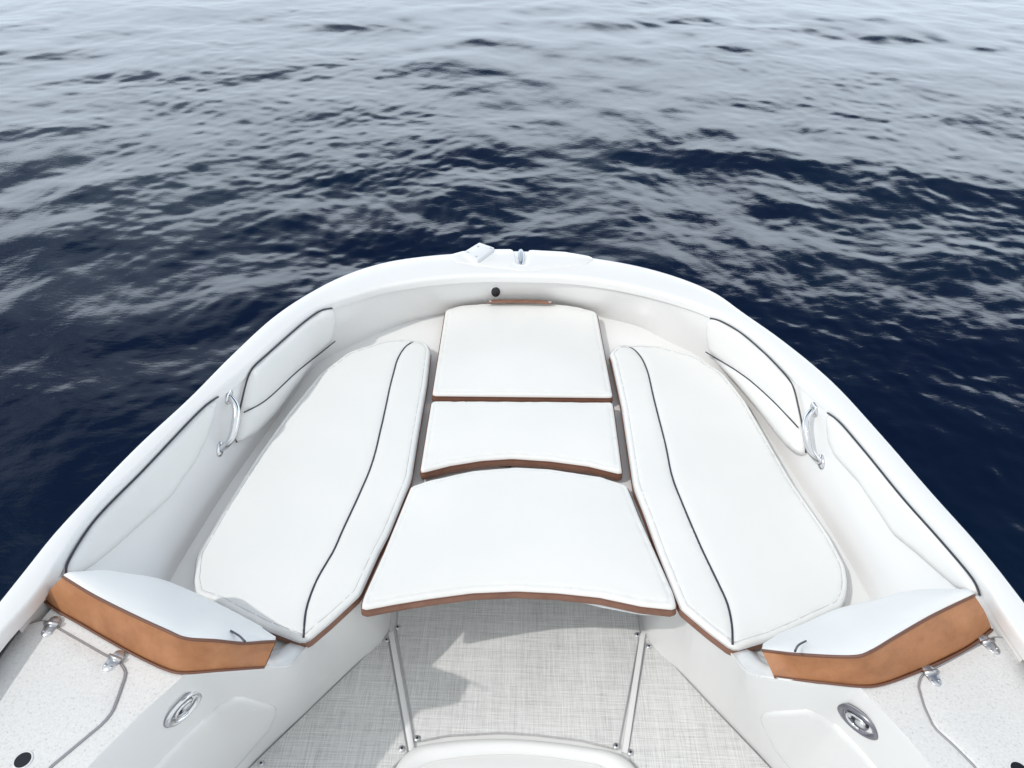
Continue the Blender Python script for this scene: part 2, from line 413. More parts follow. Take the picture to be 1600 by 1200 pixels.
Bq = [Vector((-.84, -1.28, ZF)), Vector((-.83, .3, ZF))]+[at(x, y, ZF) for x, y in ((300, 1300), (360, 1232), (388, 1200), (430, 1158), (470, 1121), (520, 1073), (560, 1035), (603, 994))]+[Vector((-.40, 1.60, ZF)), Vector((-.39, 1.72, ZF)), Vector((-.33, 1.80, ZF)), Vector((.01, 1.85, ZF)), Vector((.36, 1.80, ZF)), Vector((.42, 1.72, ZF)), Vector((.43, 1.60, ZF))]
Bq += [at(x, y, ZF) for x, y in ((1014, 1002), (1062, 1049), (1105, 1094), (1150, 1141), (1180, 1172), (1205, 1199), (1240, 1236), (1300, 1300))]+[Vector((.87, .3, ZF)), Vector((.88, -1.28, ZF))]
Tc = []; 
for i in range(len(T)-1):
    for k in range(10): Tc.append(T[i].lerp(T[i+1], k/10))
Tc.append(T[-1]); Tc = cat(T, 240); Bc = cat(Bq, 240)
# pair by hand-set stations so the corners of the two edges meet
def stations(P, C, idx):
    L = []
    for i in idx: L.append(int(min(range(len(C)), key=lambda k: (C[k]-P[i]).length)))
    return L
ti = stations(T, Tc, [0, 1, 4, 7, 10, 11, 13, 14, 15, 17, 18, 20, 23, 25, 27, 28]); 
ti = stations(T, Tc, [0, 1, 4, 7, 9, 10, 12, 14, 16, 18, 19, 21, 24, len(T)-2, len(T)-1])
bi = stations(Bq, Bc, [0, 1, 4, 6, 8, 9, 11, 13, 15, 18, 19, 21, 23, len(Bq)-2, len(Bq)-1])
rows = []; pairs = []
for a in range(len(ti)-1):
    n_ = 16
    for k in range(n_ + (1 if a == len(ti)-2 else 0)):
        f = k/n_
        def pick(C, i0, i1):
            j = i0+(i1-i0)*f; q = int(min(j, len(C)-2)); return C[q].lerp(C[q+1], j-q)
        pairs.append((pick(Tc, ti[a], ti[a+1]), pick(Bc, bi[a], bi[a+1])))
for p, q in pairs:
    col = []; d = q-p; h = Vector((q.x-p.x, q.y-p.y, 0))
    for k, (f, g) in enumerate(((0, 0), (.0, .01), (.03, .04), (.15, .16), (.35, .36), (.6, .6), (.85, .86), (.95, .96), (1, 1), (1.02, 1.05))):
        col.append(Vector((p.x+h.x*f, p.y+h.y*f, p.z+d.z*g)))
    rows.append(col)
SV, SF = loft(rows); part('footwell_wall', (SV, SF), GEL)
sideBVH = BVHTree.FromPolygons(SV, SF)

# shoulders running outboard from the footwell edge, under the bolsters
for pts_, sg in (([t_ for t_ in Tpx if 340 < t_[0] < 520], -1), ([t_ for t_ in Tr if 1090 < t_[0] < 1300], 1)):
    R0 = cat([at(*t_) for t_ in pts_], 40)
    rows = [[q+Vector((sg*w*.8, w*.7, -.005-max(0, w-.04)*1.1)) for w in (-.002, .02, .05, .09, .13)] for q in R0]
    V, Fc = loft(rows); part('seat_shoulder', (V, Fc), GEL)

# bulkheads that carry the bolsters, down from the console fronts to the deck
for top_ in ([(-1.06, 1.15), tuple(at(110, 950, ZK)[:2]), tuple(at(201, 1000, ZK)[:2]), tuple(at(275, 1040, ZK)[:2]), (-.69, .955), (-.5, 1.02)], [(1.09, 1.17), tuple(at(1505, 990, ZK)[:2]), tuple(at(1440, 1025, ZK)[:2]), tuple(at(1352, 1066, ZK)[:2]), (.74, .965), (.55, 1.03)]):
    R0 = resample([Vector((*q, ZK)) for q in top_], 30); rows = [[q, q+Vector((0, .01, -.012)), q+Vector((0, .02, -.15)), q+Vector((0, .025, ZD-ZK-.01))] for q in R0[:24]]
    V, Fc = loft(rows); part('bulkhead', (V, Fc), GEL)

# seat deck between the wall foot and the footwell
Tdeck = [p for p in Tc if abs(p.z-ZD) < .02 and p.y > 1.2]
poly = [Vector((p.x, p.y, ZD)) for p in wA]+[Vector((.80, 1.0, ZD))]+[Vector((p.x, p.y, ZD)) for p in Tdeck[::-1]]+[Vector((-.76, 1.0, ZD))]
v2, f2, _ = cdt(poly, .06)
part('seat_deck', ([Vector((x, y, ZD)) for x, y in v2], f2), GEL)
# floor under everything
poly = [Vector((p.x, p.y, ZF-.006)) for p in Bc]
v2, f2, _ = cdt(poly, .12); part('cockpit_sole', ([Vector((x, y, ZF-.006)) for x, y in v2], f2), GEL)

# ------------------------------------------------------------------ surface-hugging panels
def hit(px, py, bvh):
    d = ray(px, py).normalized(); r = bvh.ray_cast(Vector((0, 0, CZ)), d, 20)
    if r[0] is None:
        r = bvh.find_nearest(atg(px, py, -.02))
    n = r[1]
    if n.dot(d) > 0: n = -n
    return r[0].copy(), n.copy()
def smooth2d(P, n, closed=True):
    return [Vector((p.x, p.y, 0)) for p in resample(P, n, closed)]
def hug_panel(px, bvh, th, edge, r=14, step=9, seam=None, sd=.006, back=.004, taper=None):
    P = rounded([Vector((x, y, 0)) for x, y in px], r); P = resample(P, max(50, int(perimeter(P)/5)), True)
    ex = [(q.x, q.y) for dd in (edge*.15, edge*.4, edge*.7, edge) for q in inset(P, dd)]
    sa = None
    if seam: 
        sl_ = cat([Vector((x, y, 0)) for x, y in seam], 60); sa = np.array([(q.x, q.y) for q in sl_]); ex += [(q.x, q.y) for q in sl_[2:-2]]
        for q in sl_[2:-2]: ex += [(q.x+3, q.y+3), (q.x-3, q.y-3)]
    v2, f2, arr = cdt(P, step, ex)
    V = []
    for x, y in v2:
        p, n = hit(x, y, bvh); d = segdist(arr, x, y); u = min(d/edge, 1)
        h = back+th*math.sqrt(max(0, 1-(1-u)**2))*(taper(x, y) if taper else 1)
        if sa is not None: h -= sd*math.exp(-(linedist(sa, x, y)/4.0)**2)
        h += .0010*noise.noise(Vector((x*.05, y*.05, 2)))*u
        V.append(p+n*h)
    # skirt back to the wall
    nb = len(P); base = len(V); idx = [min(range(len(v2)), key=lambda k: (v2[k][0]-q.x)**2+(v2[k][1]-q.y)**2) for q in P]
    for q in P:
        p, n = hit(q.x, q.y, bvh); V.append(p-n*.006)
    for i in range(nb): f2.append((idx[i], idx[(i+1) % nb], base+(i+1) % nb, base+i))
    return (V, f2), v2
def hug_line(px, bvh, h, r, n=60, mt=PIP, parent=None, name='piping'):
    P = cat([Vector((x, y, 0)) for x, y in px], n); L = []
    for q in P:
        p, nn = hit(q.x, q.y, bvh); L.append(p+nn*h)
    for _ in range(2):
        M_ = L[:]
        for i in range(1, len(L)-1): L[i] = (M_[i-1]+M_[i]+M_[i+1])/3
    return part(name, tube(L, r, 8), mt, parent)
def side_pad(outer, seam, top_line, mt=VIN, lbl=None, th=.03, taper=None):
    VF, _ = hug_panel(outer, wallBVH, th, 14, r=12, seam=seam, taper=taper)
    o = part('side_pad', VF, mt)
    hug_line(top_line, wallBVH, .010, .0029, parent=o)
    if seam: hug_line(seam, wallBVH, .004+th*.98-.004, .0024, parent=o)
    if lbl: o['label'] = lbl
    return o
LA = [(516, 480), (500, 483), (475, 500), (450, 521), (415, 552), (388, 577), (380, 598), (370, 644), (362, 688), (368, 693), (394, 679), (425, 648), (462, 597), (492, 556), (516, 535), (523, 500), (521, 484)]
side_pad(LA, [(370, 643), (400, 627), (456, 577), (491, 549), (508, 536), (517, 529)], [(517, 480), (500, 483), (475, 500), (450, 521), (415, 552), (390, 575), (383, 590), (370, 644), (363, 682), (366, 691)], lbl='padded side backrest with dark piping, port side')
RA = [(1113, 496), (1123, 498), (1158, 517), (1198, 551), (1237, 593), (1243, 600), (1251, 634), (1258, 668), (1262, 690), (1263, 709), (1257, 712), (1249, 711), (1233, 699), (1214, 676), (1190, 644), (1158, 606), (1134, 579), (1115, 557), (1110, 548), (1106, 519), (1107, 501)]
side_pad(RA, [(1111, 547), (1123, 555), (1146, 569), (1178, 591), (1218, 626), (1258, 668)], [(1112, 496), (1123, 498), (1158, 517), (1198, 551), (1234, 589), (1243, 603), (1251, 634), (1258, 668), (1262, 690), (1263, 708)], lbl='padded side backrest with dark piping, starboard side')
LB = [(336, 620), (319, 632), (219, 735), (141, 815), (103, 873), (96, 892), (99, 903), (115, 900), (141, 885), (175, 857), (262, 779), (300, 725), (318, 690), (332, 650)]
side_pad(LB, None, [(337, 619), (319, 631), (219, 734), (141, 814), (103, 872), (96, 890), (98, 902)], th=.018)
RB = [(1297, 645), (1309, 652), (1356, 705), (1415, 777), (1475, 844), (1522, 899), (1532, 915), (1535, 930), (1520, 930), (1499, 919), (1475, 899), (1435, 864), (1400, 836), (1376, 800), (1344, 753), (1307, 713), (1297, 690), (1294, 660)]
side_pad(RB, None, [(1297, 645), (1309, 652), (1356, 705), (1415, 777), (1475, 844), (1522, 899), (1532, 914), (1537, 931)], th=.018)

# grab handles
def ellipse_pad(c, n, u, a, b, h, seg=24):
    v = n.cross(u).normalized(); V = []; Fc = []
    for (f, z) in ((1.02, -.004), (1, h*.5), (.9, h*.9), (.6, h*1.05), (.02, h*1.1)):
        for k in range(seg): t_ = 2*math.pi*k/seg; V.append(c+u*math.cos(t_)*a*f+v*math.sin(t_)*b*f+n*z)
    for i in range(4):
        for k in range(seg): Fc.append((i*seg+k, i*seg+(k+1) % seg, (i+1)*seg+(k+1) % seg, (i+1)*seg+k))
    Fc.append(tuple(range(4*seg, 5*seg))); return V, Fc
def grab(p0, p1, lbl):
    a, na = hit(*p0, wallBVH); b, nb = hit(*p1, wallBVH); n = (na+nb).normalized(); u = (b-a).normalized()
    L = []
    for k in range(40):
        t_ = k/39; e = 1-abs(2*t_-1)**3.2; q = a.lerp(b, t_); L.append(q+n*(.004+.040*e))
    rad = [.0105+.003*math.sin(math.pi*k/39) for k in range(40)]
    h_ = part('grab_handle', tube(L, rad, 14), CHR)
    for q, nn in ((a, na), (b, nb)):
        uu = (u-nn*u.dot(nn)).normalized()
        bs = part('handle_base', ellipse_pad(q, nn, uu, .026, .015, .007), CHR, h_)
        s = -1 if q is a else 1
        part('screw', ellipse_pad(q+uu*s*.014+nn*.006, nn, uu, .0048, .0048, .002, 10), CHD, h_)
    return h_
grab((357, 620), (343, 702), None); grab((1273, 640), (1284, 722), None)

# console tops with hatch lids
def slab(P, z, th, r=.006, step=.05):
    P = [Vector((p.x, p.y, 0)) for p in P]
    I = inset(P, r); I2 = inset(P, r*.3)
    v2, f2, _ = cdt(I, step); V = [Vector((x, y, z)) for x, y in v2]
    idx = [min(range(len(v2)), key=lambda k: (v2[k][0]-q.x)**2+(v2[k][1]-q.y)**2) for q in I]; n = len(P)
    b1 = len(V); V += [Vector((q.x, q.y, z-r*.3)) for q in I2]; b2 = len(V); V += [Vector((q.x, q.y, z-r)) for q in P]; b3 = len(V); V += [Vector((q.x, q.y, z-th)) for q in P]
    for i in range(n):
        j = (i+1) % n; f2.append((idx[i], idx[j], b1+j, b1+i)); f2.append((b1+i, b1+j, b2+j, b2+i)); f2.append((b2+i, b2+j, b3+j, b3+i))
    return V, f2
def console(side):
    if side < 0:
        gp = [p for p in A if p.x < 0 and p.y < 1.14][::4]
        ed = [p for p in Tc if p.x < -.6 and p.z > ZK-.002][::4]
        P = gp+[Vector((-1.05, 1.16, ZK)), at(110, 950, ZK), at(201, 1000, ZK), at(275, 1040, ZK)]+ed[::-1]
    else:
        gp = [p for p in A if p.x > 0 and p.y < 1.16][::4][::-1]
        ed = [p for p in Tc if p.x > .6 and p.z > ZK-.002][::4]
        P = gp+[Vector((1.08, 1.18, ZK)), at(1505, 990, ZK), at(1440, 1025, ZK), at(1352, 1066, ZK)]+ed
    P = [Vector((p.x, p.y, 0)) for p in P]
    v2, f2, _ = cdt(resample(P, 160, True), .06)
    return part('console_top', ([Vector((x, y, ZK)) for x, y in v2], f2), SPK)
cL = console(-1); cR = console(1)
def hatch(px, more, hinges, hole, ringpx):
    P = [at(x, y, ZK) for x, y in px]+[Vector((*p, 0)) for p in more]; P = [Vector((p.x, p.y, 0)) for p in P]
    P = resample(rounded(P, .03), 150, True)
    h_ = part('hatch_lid', slab(P, ZK+.006, .004, .003), SPK)
    V, Fc = tube([Vector((q.x, q.y, ZK+.0015)) for q in inset(P, -.0022)], .0024, 6, True); part('hatch_gasket', (V, Fc), GRV, h_)
    for (hx, hy, ax, ay) in hinges:
        c = at(hx, hy, ZK+.008); d = (at(ax, ay, ZK+.008)-c).normalized(); v = Vector((-d.y, d.x, 0)); hw = .016
        parts_ = []
        for s, ln in ((1, .033), (-1, .021)):
            out2 = [c+v*hw, c-v*hw]+[c+d*s*(ln*.55+ln*.45*math.cos(a_))+v*hw*.8*math.sin(a_)*-1 for a_ in [math.pi*(-.5)+math.pi*k/10 for k in range(11)][::-1]][::-1]
            if s < 0: out2 = [c-v*hw, c+v*hw]+[c+d*s*(ln*.55+ln*.45*math.cos(a_))+v*hw*.8*math.sin(a_)*-1 for a_ in [math.pi*(-.5)+math.pi*k/10 for k in range(11)]][::1]
            hull_ = out2; n_ = len(hull_); cc = sum(hull_, Vector())/n_
            hull_ = sorted(hull_, key=lambda q: math.atan2((q-cc).dot(v), (q-cc).dot(d)))
            V = [q+Vector((0, 0, -.006)) for q in hull_]+[q+Vector((0, 0, .0)) for q in hull_]+[cc+(q-cc)*.9+Vector((0, 0, .0012)) for q in hull_]
            Fc = [(i, (i+1) % n_, n_+(i+1) % n_, n_+i) for i in range(n_)]+[(n_+i, n_+(i+1) % n_, 2*n_+(i+1) % n_, 2*n_+i) for i in range(n_)]+[tuple(range(2*n_, 3*n_))]
            parts_.append((V, Fc))
        parts_.append(tube([c+v*hw*1.0+Vector((0, 0, .002)), c-v*hw*1.0+Vector((0, 0, .002))], .0055, 10))
        for k in (-.5, .5): parts_.append(ellipse_pad(c+d*.020+v*hw*k+Vector((0, 0, .001)), Vector((0, 0, 1)), d, .0035, .0035, .0015, 8))
        part('hinge', join(*parts_), CHD, h_)
    c = at(*hole, ZK+.006); V, Fc = [], []
    seg = 32; R_ = .0165
    for f, z in ((1.12, .0012), (1.0, .0022), (.94, .0018)):
        for k in range(seg): a_ = 2*math.pi*k/seg; V.append(c+Vector((math.cos(a_)*R_*f, math.sin(a_)*R_*f, z)))
    for i in range(2):
        for k in range(seg): Fc.append((i*seg+k, i*seg+(k+1) % seg, (i+1)*seg+(k+1) % seg, (i+1)*seg+k))
    part('finger_hole_rim', (V, Fc), PLA, h_)
    V = [c+Vector((math.cos(2*math.pi*k/seg)*R_*.95, math.sin(2*math.pi*k/seg)*R_*.95, .0008)) for k in range(seg)]
    part('finger_hole', (V, [tuple(range(seg))]), BLK, h_)
    return h_
hatch([(35, 981), (69, 970), (86, 981), (161, 1024), (187, 1037), (197, 1052), (184, 1090), (175, 1113), (161, 1130), (78, 1199)], [(-.97, .3), (-1.08, .3), (-1.115, .6), (-1.12, .88)], [(81, 975, 70, 992), (180, 1029, 165, 1046)], (36, 1188), None)
hatch([(1600, 1018), (1577, 1002), (1556, 996), (1537, 1006), (1456, 1049), (1441, 1057), (1436, 1073), (1445, 1104), (1460, 1137), (1491, 1165), (1525, 1199)], [(1.0, .3), (1.10, .3), (1.15, .6), (1.165, .93)], [(1543, 1003, 1557, 1018), (1454, 1051, 1466, 1070)], (1592, 1203), None)

# decorative recessed panels and oval flush lamps on the footwell sides
def wall_panel(px):
    VF, _ = hug_panel(px, sideBVH, .007, 7, r=14, step=16, back=.0)
    return part('wall_panel', VF, GEL)
wall_panel([(437, 1104), (382, 1089), (366, 1089), (342, 1101), (287, 1150), (240, 1200), (216, 1240), (330, 1240), (372, 1196), (420, 1140)])
wall_panel([(1183, 1113), (1225, 1110), (1261, 1108), (1290, 1120), (1312, 1136), (1358, 1185), (1400, 1240), (1280, 1240), (1250, 1220), (1210, 1170)])
def oval_lamp(a, b, width, dark):
    p, n = hit((a[0]+b[0])/2, (a[1]+b[1])/2, sideBVH); pa, _ = hit(*a, sideBVH); pb, _ = hit(*b, sideBVH)
    u = (pb-pa); L = u.length/2; u = (u-n*u.dot(n)).normalized(); v = n.cross(u).normalized(); L = min(L, .09); w = width
    seg = 40; V = []; Fc = []
    prof = ((1.0, -.004), (1.0, .002), (.95, .006), (.86, .0075), (.74, .006), (.68, .001), (.66, -.0015), (.4, .0005), (.02, .001))
    for f, z in prof:
        for k in range(seg): t_ = 2*math.pi*k/seg; V.append(p+u*math.cos(t_)*L*f+v*math.sin(t_)*w*f+n*(z+.004))
    for i in range(len(prof)-1):
        for k in range(seg): Fc.append((i*seg+k, i*seg+(k+1) % seg, (i+1)*seg+(k+1) % seg, (i+1)*seg+k))
    Fc.append(tuple(range((len(prof)-1)*seg, len(prof)*seg)))
    o = part('oval_cleat', (V, Fc), dark)
    part('rim_seal', tube([p+u*math.cos(t_)*L*1.01+v*math.sin(t_)*w*1.01+n*.004 for t_ in [2*math.pi*k/40 for k in range(40)]], .0018, 6, True), GRV, o)
    part('cleat_recess', tube([p+u*math.cos(t_)*L*.67+v*math.sin(t_)*w*.67+n*.0042 for t_ in [2*math.pi*k/40 for k in range(40)]], .0022, 6, True), GRV, o)
    arc = [p+u*math.cos(t_)*L*.5+v*math.sin(t_)*w*.5+n*.009 for t_ in [math.radians(40+k*12) for k in range(21)]]
    part('cleat_horn', tube(arc, .0034, 8), CHR, o)
    part('cleat_hub', join(ellipse_pad(p+u*.006+n*.005, n, u, .013, .009, .006, 16), ellipse_pad(p-u*.022+n*.005, n, u, .006, .005, .004, 12)), CHD, o)
    part('cleat_slot', join(ellipse_pad(p+u*.017+v*.002+n*.0045, n, u, .008, .005, .002, 12), ellipse_pad(p-u*.012-v*.004+n*.0045, n, u, .007, .004, .002, 12)), BLK, o)
    return o
oval_lamp((253, 1128), (317, 1080), .036, CHR); oval_lamp((1310, 1101), (1377, 1149), .036, CHK)

# things set in the bow: raised plate, bracket, chrome fairlead, latch, strap
def px_slab(px, dz, th, z0=None, r=.004, rad=.01, step=.05, name='bow_plate', mt=GEL, parent=boat, **k):
    P = [atg(x, y, dz) for x, y in px]; zz = sum(p.z for p in P)/len(P); P = [at(x, y, zz) for x, y in px]; P = [Vector((p.x, p.y, 0)) for p in P]
    P = resample(rounded(P, rad), 90, True)
    return part(name, slab(P, zz, th, r, step), mt, parent, **k), zz
px_slab([(701, 398), (723, 392), (760, 389), (800, 389), (803, 393), (806, 413), (822, 414), (825, 394), (827, 390), (882, 393), (922, 400), (928, 404), (915, 413), (815, 421), (714, 410)], .016, .03, r=.003, rad=.006, sharp=40)
br, zb_ = px_slab([(725, 393), (749, 378.5), (773, 387), (746, 407)], .032, .03, r=.003, rad=.006, name='light_bracket', mt=PLA, sharp=40)
for x, y in ((747, 385), (767, 388), (744, 401), (731, 394)):
    c = at(x, y, zb_); part('screw', ellipse_pad(c, Vector((0, 0, 1)), Vector((1, 0, 0)), .006, .006, .002, 12), CHD, br)
c = atg(813.5, 404, .009)
fl = part('bow_fairlead', ellipse_pad(c, Vector((0, 0, 1)), Vector((0, 1, 0)), .075, .017, .012, 28), CHD)
part('fairlead_slot', ellipse_pad(c+Vector((0, 0, .013)), Vector((0, 0, 1)), Vector((0, 1, 0)), .05, .0055, .002, 20), LEN, fl)
p, n = hit(774.5, 455, wallBVH); uz = Vector((0, 0, 1)); uz = (uz-n*uz.dot(n)).normalized()
lt = part('latch_bezel', ellipse_pad(p, n, uz, .036, .026, .003, 24), PLA)
part('latch', ellipse_pad(p+n*.003, n, uz, .028, .019, .008, 20), BLK, lt)
part('latch_tab', join(ellipse_pad(p+n*.008+uz*.008, n, uz, .012, .005, .006, 12), ellipse_pad(p+n*.008-uz*.010, n, uz, .009, .004, .004, 12)), BLK, lt)

# leather pull strap at the head of the bow cushion
L0 = at(763, 471.5, .765); L1 = at(863, 473, .765); rows = []
for k in range(41):
    t_ = k/40; q = L0.lerp(L1, t_)+Vector((0, 0, .005*math.sin(math.pi*t_)**.6)); hw = .011
    rows.append([q+Vector((0, -hw, -.002)), q+Vector((0, -hw, .002)), q+Vector((0, -hw*.6, .0032)), q+Vector((0, hw*.6, .0032)), q+Vector((0, hw, .002)), q+Vector((0, hw, -.002))])
V, Fc = loft(rows); Fc += [tuple(range(6)), tuple(range(240, 246))]
st = part('pull_strap', (V, Fc), TN2)
for q in (L0+Vector((.010, 0, .004)), L1+Vector((-.010, 0, .004))):
    part('screw', ellipse_pad(q, Vector((0, 0, 1)), Vector((1, 0, 0)), .007, .007, .003, 12), CHR, st)
pass
# two black table-leg slots showing between the middle and filler cushions
for x in (788, 843):
    c = at(x, 727.5, ZD); P = [c+Vector((a_, b_, 0)) for a_, b_ in ((-.026, -.008), (.026, -.008), (.026, .03), (-.026, .03))]
    part('table_slot', slab(resample(rounded(P, .006), 30, True), ZD+.003, .003, .001), BLK)

# walk-through sill at the aft edge of the mats
o1 = [at(x, y, ZF+.02) for x, y in ((612, 1215), (622, 1192), (646, 1168), (700, 1157), (780, 1153), (837, 1156), (909, 1165), (964, 1177), (990, 1196), (1000, 1220))]
i1 = [at(x, y, ZF+.02) for x, y in ((632, 1235), (640, 1212), (662, 1192), (706, 1182), (780, 1176), (837, 1178), (900, 1186), (945, 1196), (965, 1215), (978, 1240))]
O = cat(o1, 80); I = cat(i1, 80); rows = []
for k in range(80):
    p, q = O[k], I[k]; col = []
    for f, z in ((-.12, -.03), (-.04, -.008), (.1, .004), (.4, .010), (.7, .006), (.95, -.006), (1.05, -.016), (1.1, -.03)):
        s = p.lerp(q, f); col.append(Vector((s.x, s.y, ZF+.02+z)))
    rows.append(col)
V, Fc = loft(rows); part('sill', (V, Fc), GEL)
Pp = [Vector((q.x, q.y, 0)) for q in I]+[Vector((.27, .7, 0)), Vector((-.27, .7, 0))]
part('step_panel', slab(resample(Pp, 100, True), ZF+.012, .02, .003), GEL)
# white divider ridges between the mats
for a_, b_ in (((611, 989), (644, 1174)), ((1004, 992), (976, 1178))):
    p, q = at(*a_, ZF), at(*b_, ZF); d = (q-p).normalized(); v = Vector((-d.y, d.x, 0)); rows = []
    for k in range(21):
        s = p.lerp(q, k/20); rows.append([s+v*x+Vector((0, 0, z)) for x, z in ((-.009, -.004), (-.0085, .004), (-.006, .006), (.006, .006), (.0085, .004), (.009, -.004))])
    V, Fc = loft(rows); part('mat_divider', (V, Fc), GEL)

# ------------------------------------------------------------------ floor mats
def mat(px, label, snaps, more=()):
    P = [at(x, y, ZF) for x, y in px]+[Vector((a_, b_, ZF)) for a_, b_ in more]; c = sum(P, Vector())/len(P)
    root = empty('floor_mat', (c.x, c.y, ZF)); tag(root, label, 'mat', 'snap-in woven mats on the bow floor')
    Q = resample(rounded([Vector((p.x, p.y, 0)) for p in P], .012), 120, True)
    o = obj('woven_sheet', *slab(Q, ZF+.003, .006, .002, .06), MTW, root); adopt(o, root)
    V, Fc = tube([Vector((q.x, q.y, ZF+.0022)) for q in inset(Q, .0018)], .0018, 6, True); b = obj('binding', V, Fc, SEA, root); adopt(b, root)
    for s in snaps:
        p = at(*s, ZF+.003)
        o = obj('snap', *join(ellipse_pad(p, Vector((0, 0, 1)), Vector((1, 0, 0)), .0085, .0085, .004, 16), tube([p+Vector((math.cos(k*math.pi/6)*.0085, math.sin(k*math.pi/6)*.0085, .001)) for k in range(12)], .0016, 6, True)), CHD, root); adopt(o, root)
        o2 = obj('snap_centre', *ellipse_pad(p+Vector((0, 0, .004)), Vector((0, 0, 1)), Vector((1, 0, 0)), .0035, .0035, .001, 10), BLK, o)
    return root
mat([(619, 985), (623, 1007), (650, 1160), (700, 1150), (780, 1146), (837, 1149), (909, 1158), (966, 1172), (998, 1000), (1000, 985)], 'middle woven grey mat on the floor under the filler cushion, half in shadow', [(621, 980), (652, 1154), (996, 992), (963, 1166)], more=((.42, 1.62), (.40, 1.74), (-.37, 1.74), (-.385, 1.62)))
mat([(605, 993), (637, 1178), (610, 1204), (600, 1225)], 'woven grey mat left of the centre mat, wholly in shadow', [(604, 1000), (628, 1170), (408, 1193)], more=((-.35, .75), (-.80, .75), (-.815, .92), tuple(at(389, 1201, ZF)[:2]), tuple(at(500, 1094, ZF)[:2])))
mat([(1011, 996), (1023, 1008), (1105, 1097), (1204, 1201)], 'sunlit woven grey mat right of the centre mat', [(1014, 1010), (985, 1176)], more=((.84, .92), (.83, .75), (.36, .75), tuple(at(1010, 1225, ZF)[:2]), tuple(at(1000, 1204, ZF)[:2]), tuple(at(981, 1182, ZF)[:2])))

# ------------------------------------------------------------------ cushions
G = 'bow seating cushions'
make_cushion('bow_cushion', 'foremost white cushion at the bow tip beside the tan pull strap', [(675, 615), (696, 483), (720, 476), (760, 473), (815, 473), (865, 474), (902, 478), (933, 487), (958, 618), (815, 616.5)], [.012, .02, .2, .3, .3, .3, .2, .03, .012, 0], group=G, seed=3, seam=False)
make_cushion('middle_cushion', 'short white cushion between the foremost cushion and the large filler cushion', [(674, 625), (815, 626), (958, 627), (973, 738), (920, 725), (860, 717), (800, 713), (753, 716), (703, 724), (656, 736)], [.014, 0, .014, .01, 0, 0, 0, 0, 0, .01], group=G, seed=11, seam=False)
f_ = make_cushion('filler_cushion', 'largest centre cushion, widening aft with curved tan-edged rim over the footwell', [(642, 758), (670, 749), (737, 734), (807, 728), (860, 731), (937, 743), (980, 757), (1000, 807), (1053, 925), (1059, 950), (1003, 944), (937, 930), (870, 923), (807, 920), (737, 923), (670, 932), (614, 941), (562, 951), (568, 930), (600, 860)], [.01]+[0]*5+[.012, 0, 0, .014]+[0]*7+[.014, 0, 0], group=G, seed=19, puff=.010, seam=False)
P = [Vector((p.x, p.y, 0)) for p in lv([(650, 770), (975, 768), (1000, 830), (1052, 945), (1040, 958), (1003, 958), (930, 944), (860, 925), (700, 930), (600, 945)], ZD+.002)]
o = obj('backing_board', *slab(resample(P, 80, True), ZD+.0045, .012, .002), PLA, f_); adopt(o, f_)
Lc = [(472, 1000), (462, 997), (420, 981), (380, 961), (342, 940), (306, 927), (302, 905), (306, 866), (345, 800), (400, 713), (450, 643), (500, 582), (545, 548), (603, 530), (640, 529), (660, 532), (669, 538), (672, 546), (666, 597), (653, 672), (641, 747), (606, 832), (591, 860), (561, 926), (513, 970), (482, 996)]
make_cushion('side_seat_cushion', 'long port side seat cushion, its outer edge in the shade of the gunwale', Lc, [.015]+[0]*4+[.03, .03]+[.1]*6+[.1, 0, 0, .02, .02]+[.3]*5+[.02, .1, .015], group=G, seed=27, line_px=[(654, 531), (645, 534), (634, 542), (622, 560), (615, 583), (609, 607), (597, 663), (581, 726), (562, 772), (534, 833), (522, 860), (496, 905), (484, 934), (478, 955), (475, 980), (474, 995)])
Rc = [(1144, 1010), (1108, 983), (1066, 948), (1060, 934), (1030, 860), (1007, 797), (992, 760), (983, 700), (973, 633), (957, 560), (953, 551), (960, 542), (968, 537), (990, 537), (1025, 538), (1085, 553), (1131, 582), (1165, 625), (1198, 682), (1237, 749), (1297, 836), (1322, 883), (1326, 910), (1323, 930), (1315, 946), (1284, 960), (1246, 978), (1203, 996), (1154, 1011)]
make_cushion('side_seat_cushion', 'long sunlit starboard side seat cushion with bright tan inner edge', Rc, [.015, .1, .02]+[.3]*7+[.02, .02, .02, 0, 0, .1]+[.1]*7+[.03, .03, 0, 0, 0, .02], group=G, seed=41, line_px=[(977, 537), (988, 543), (1000, 556), (1010, 577), (1020, 618), (1040, 697), (1049, 741), (1063, 780), (1095, 856), (1122, 912), (1137, 946), (1144, 981), (1145, 1006)])

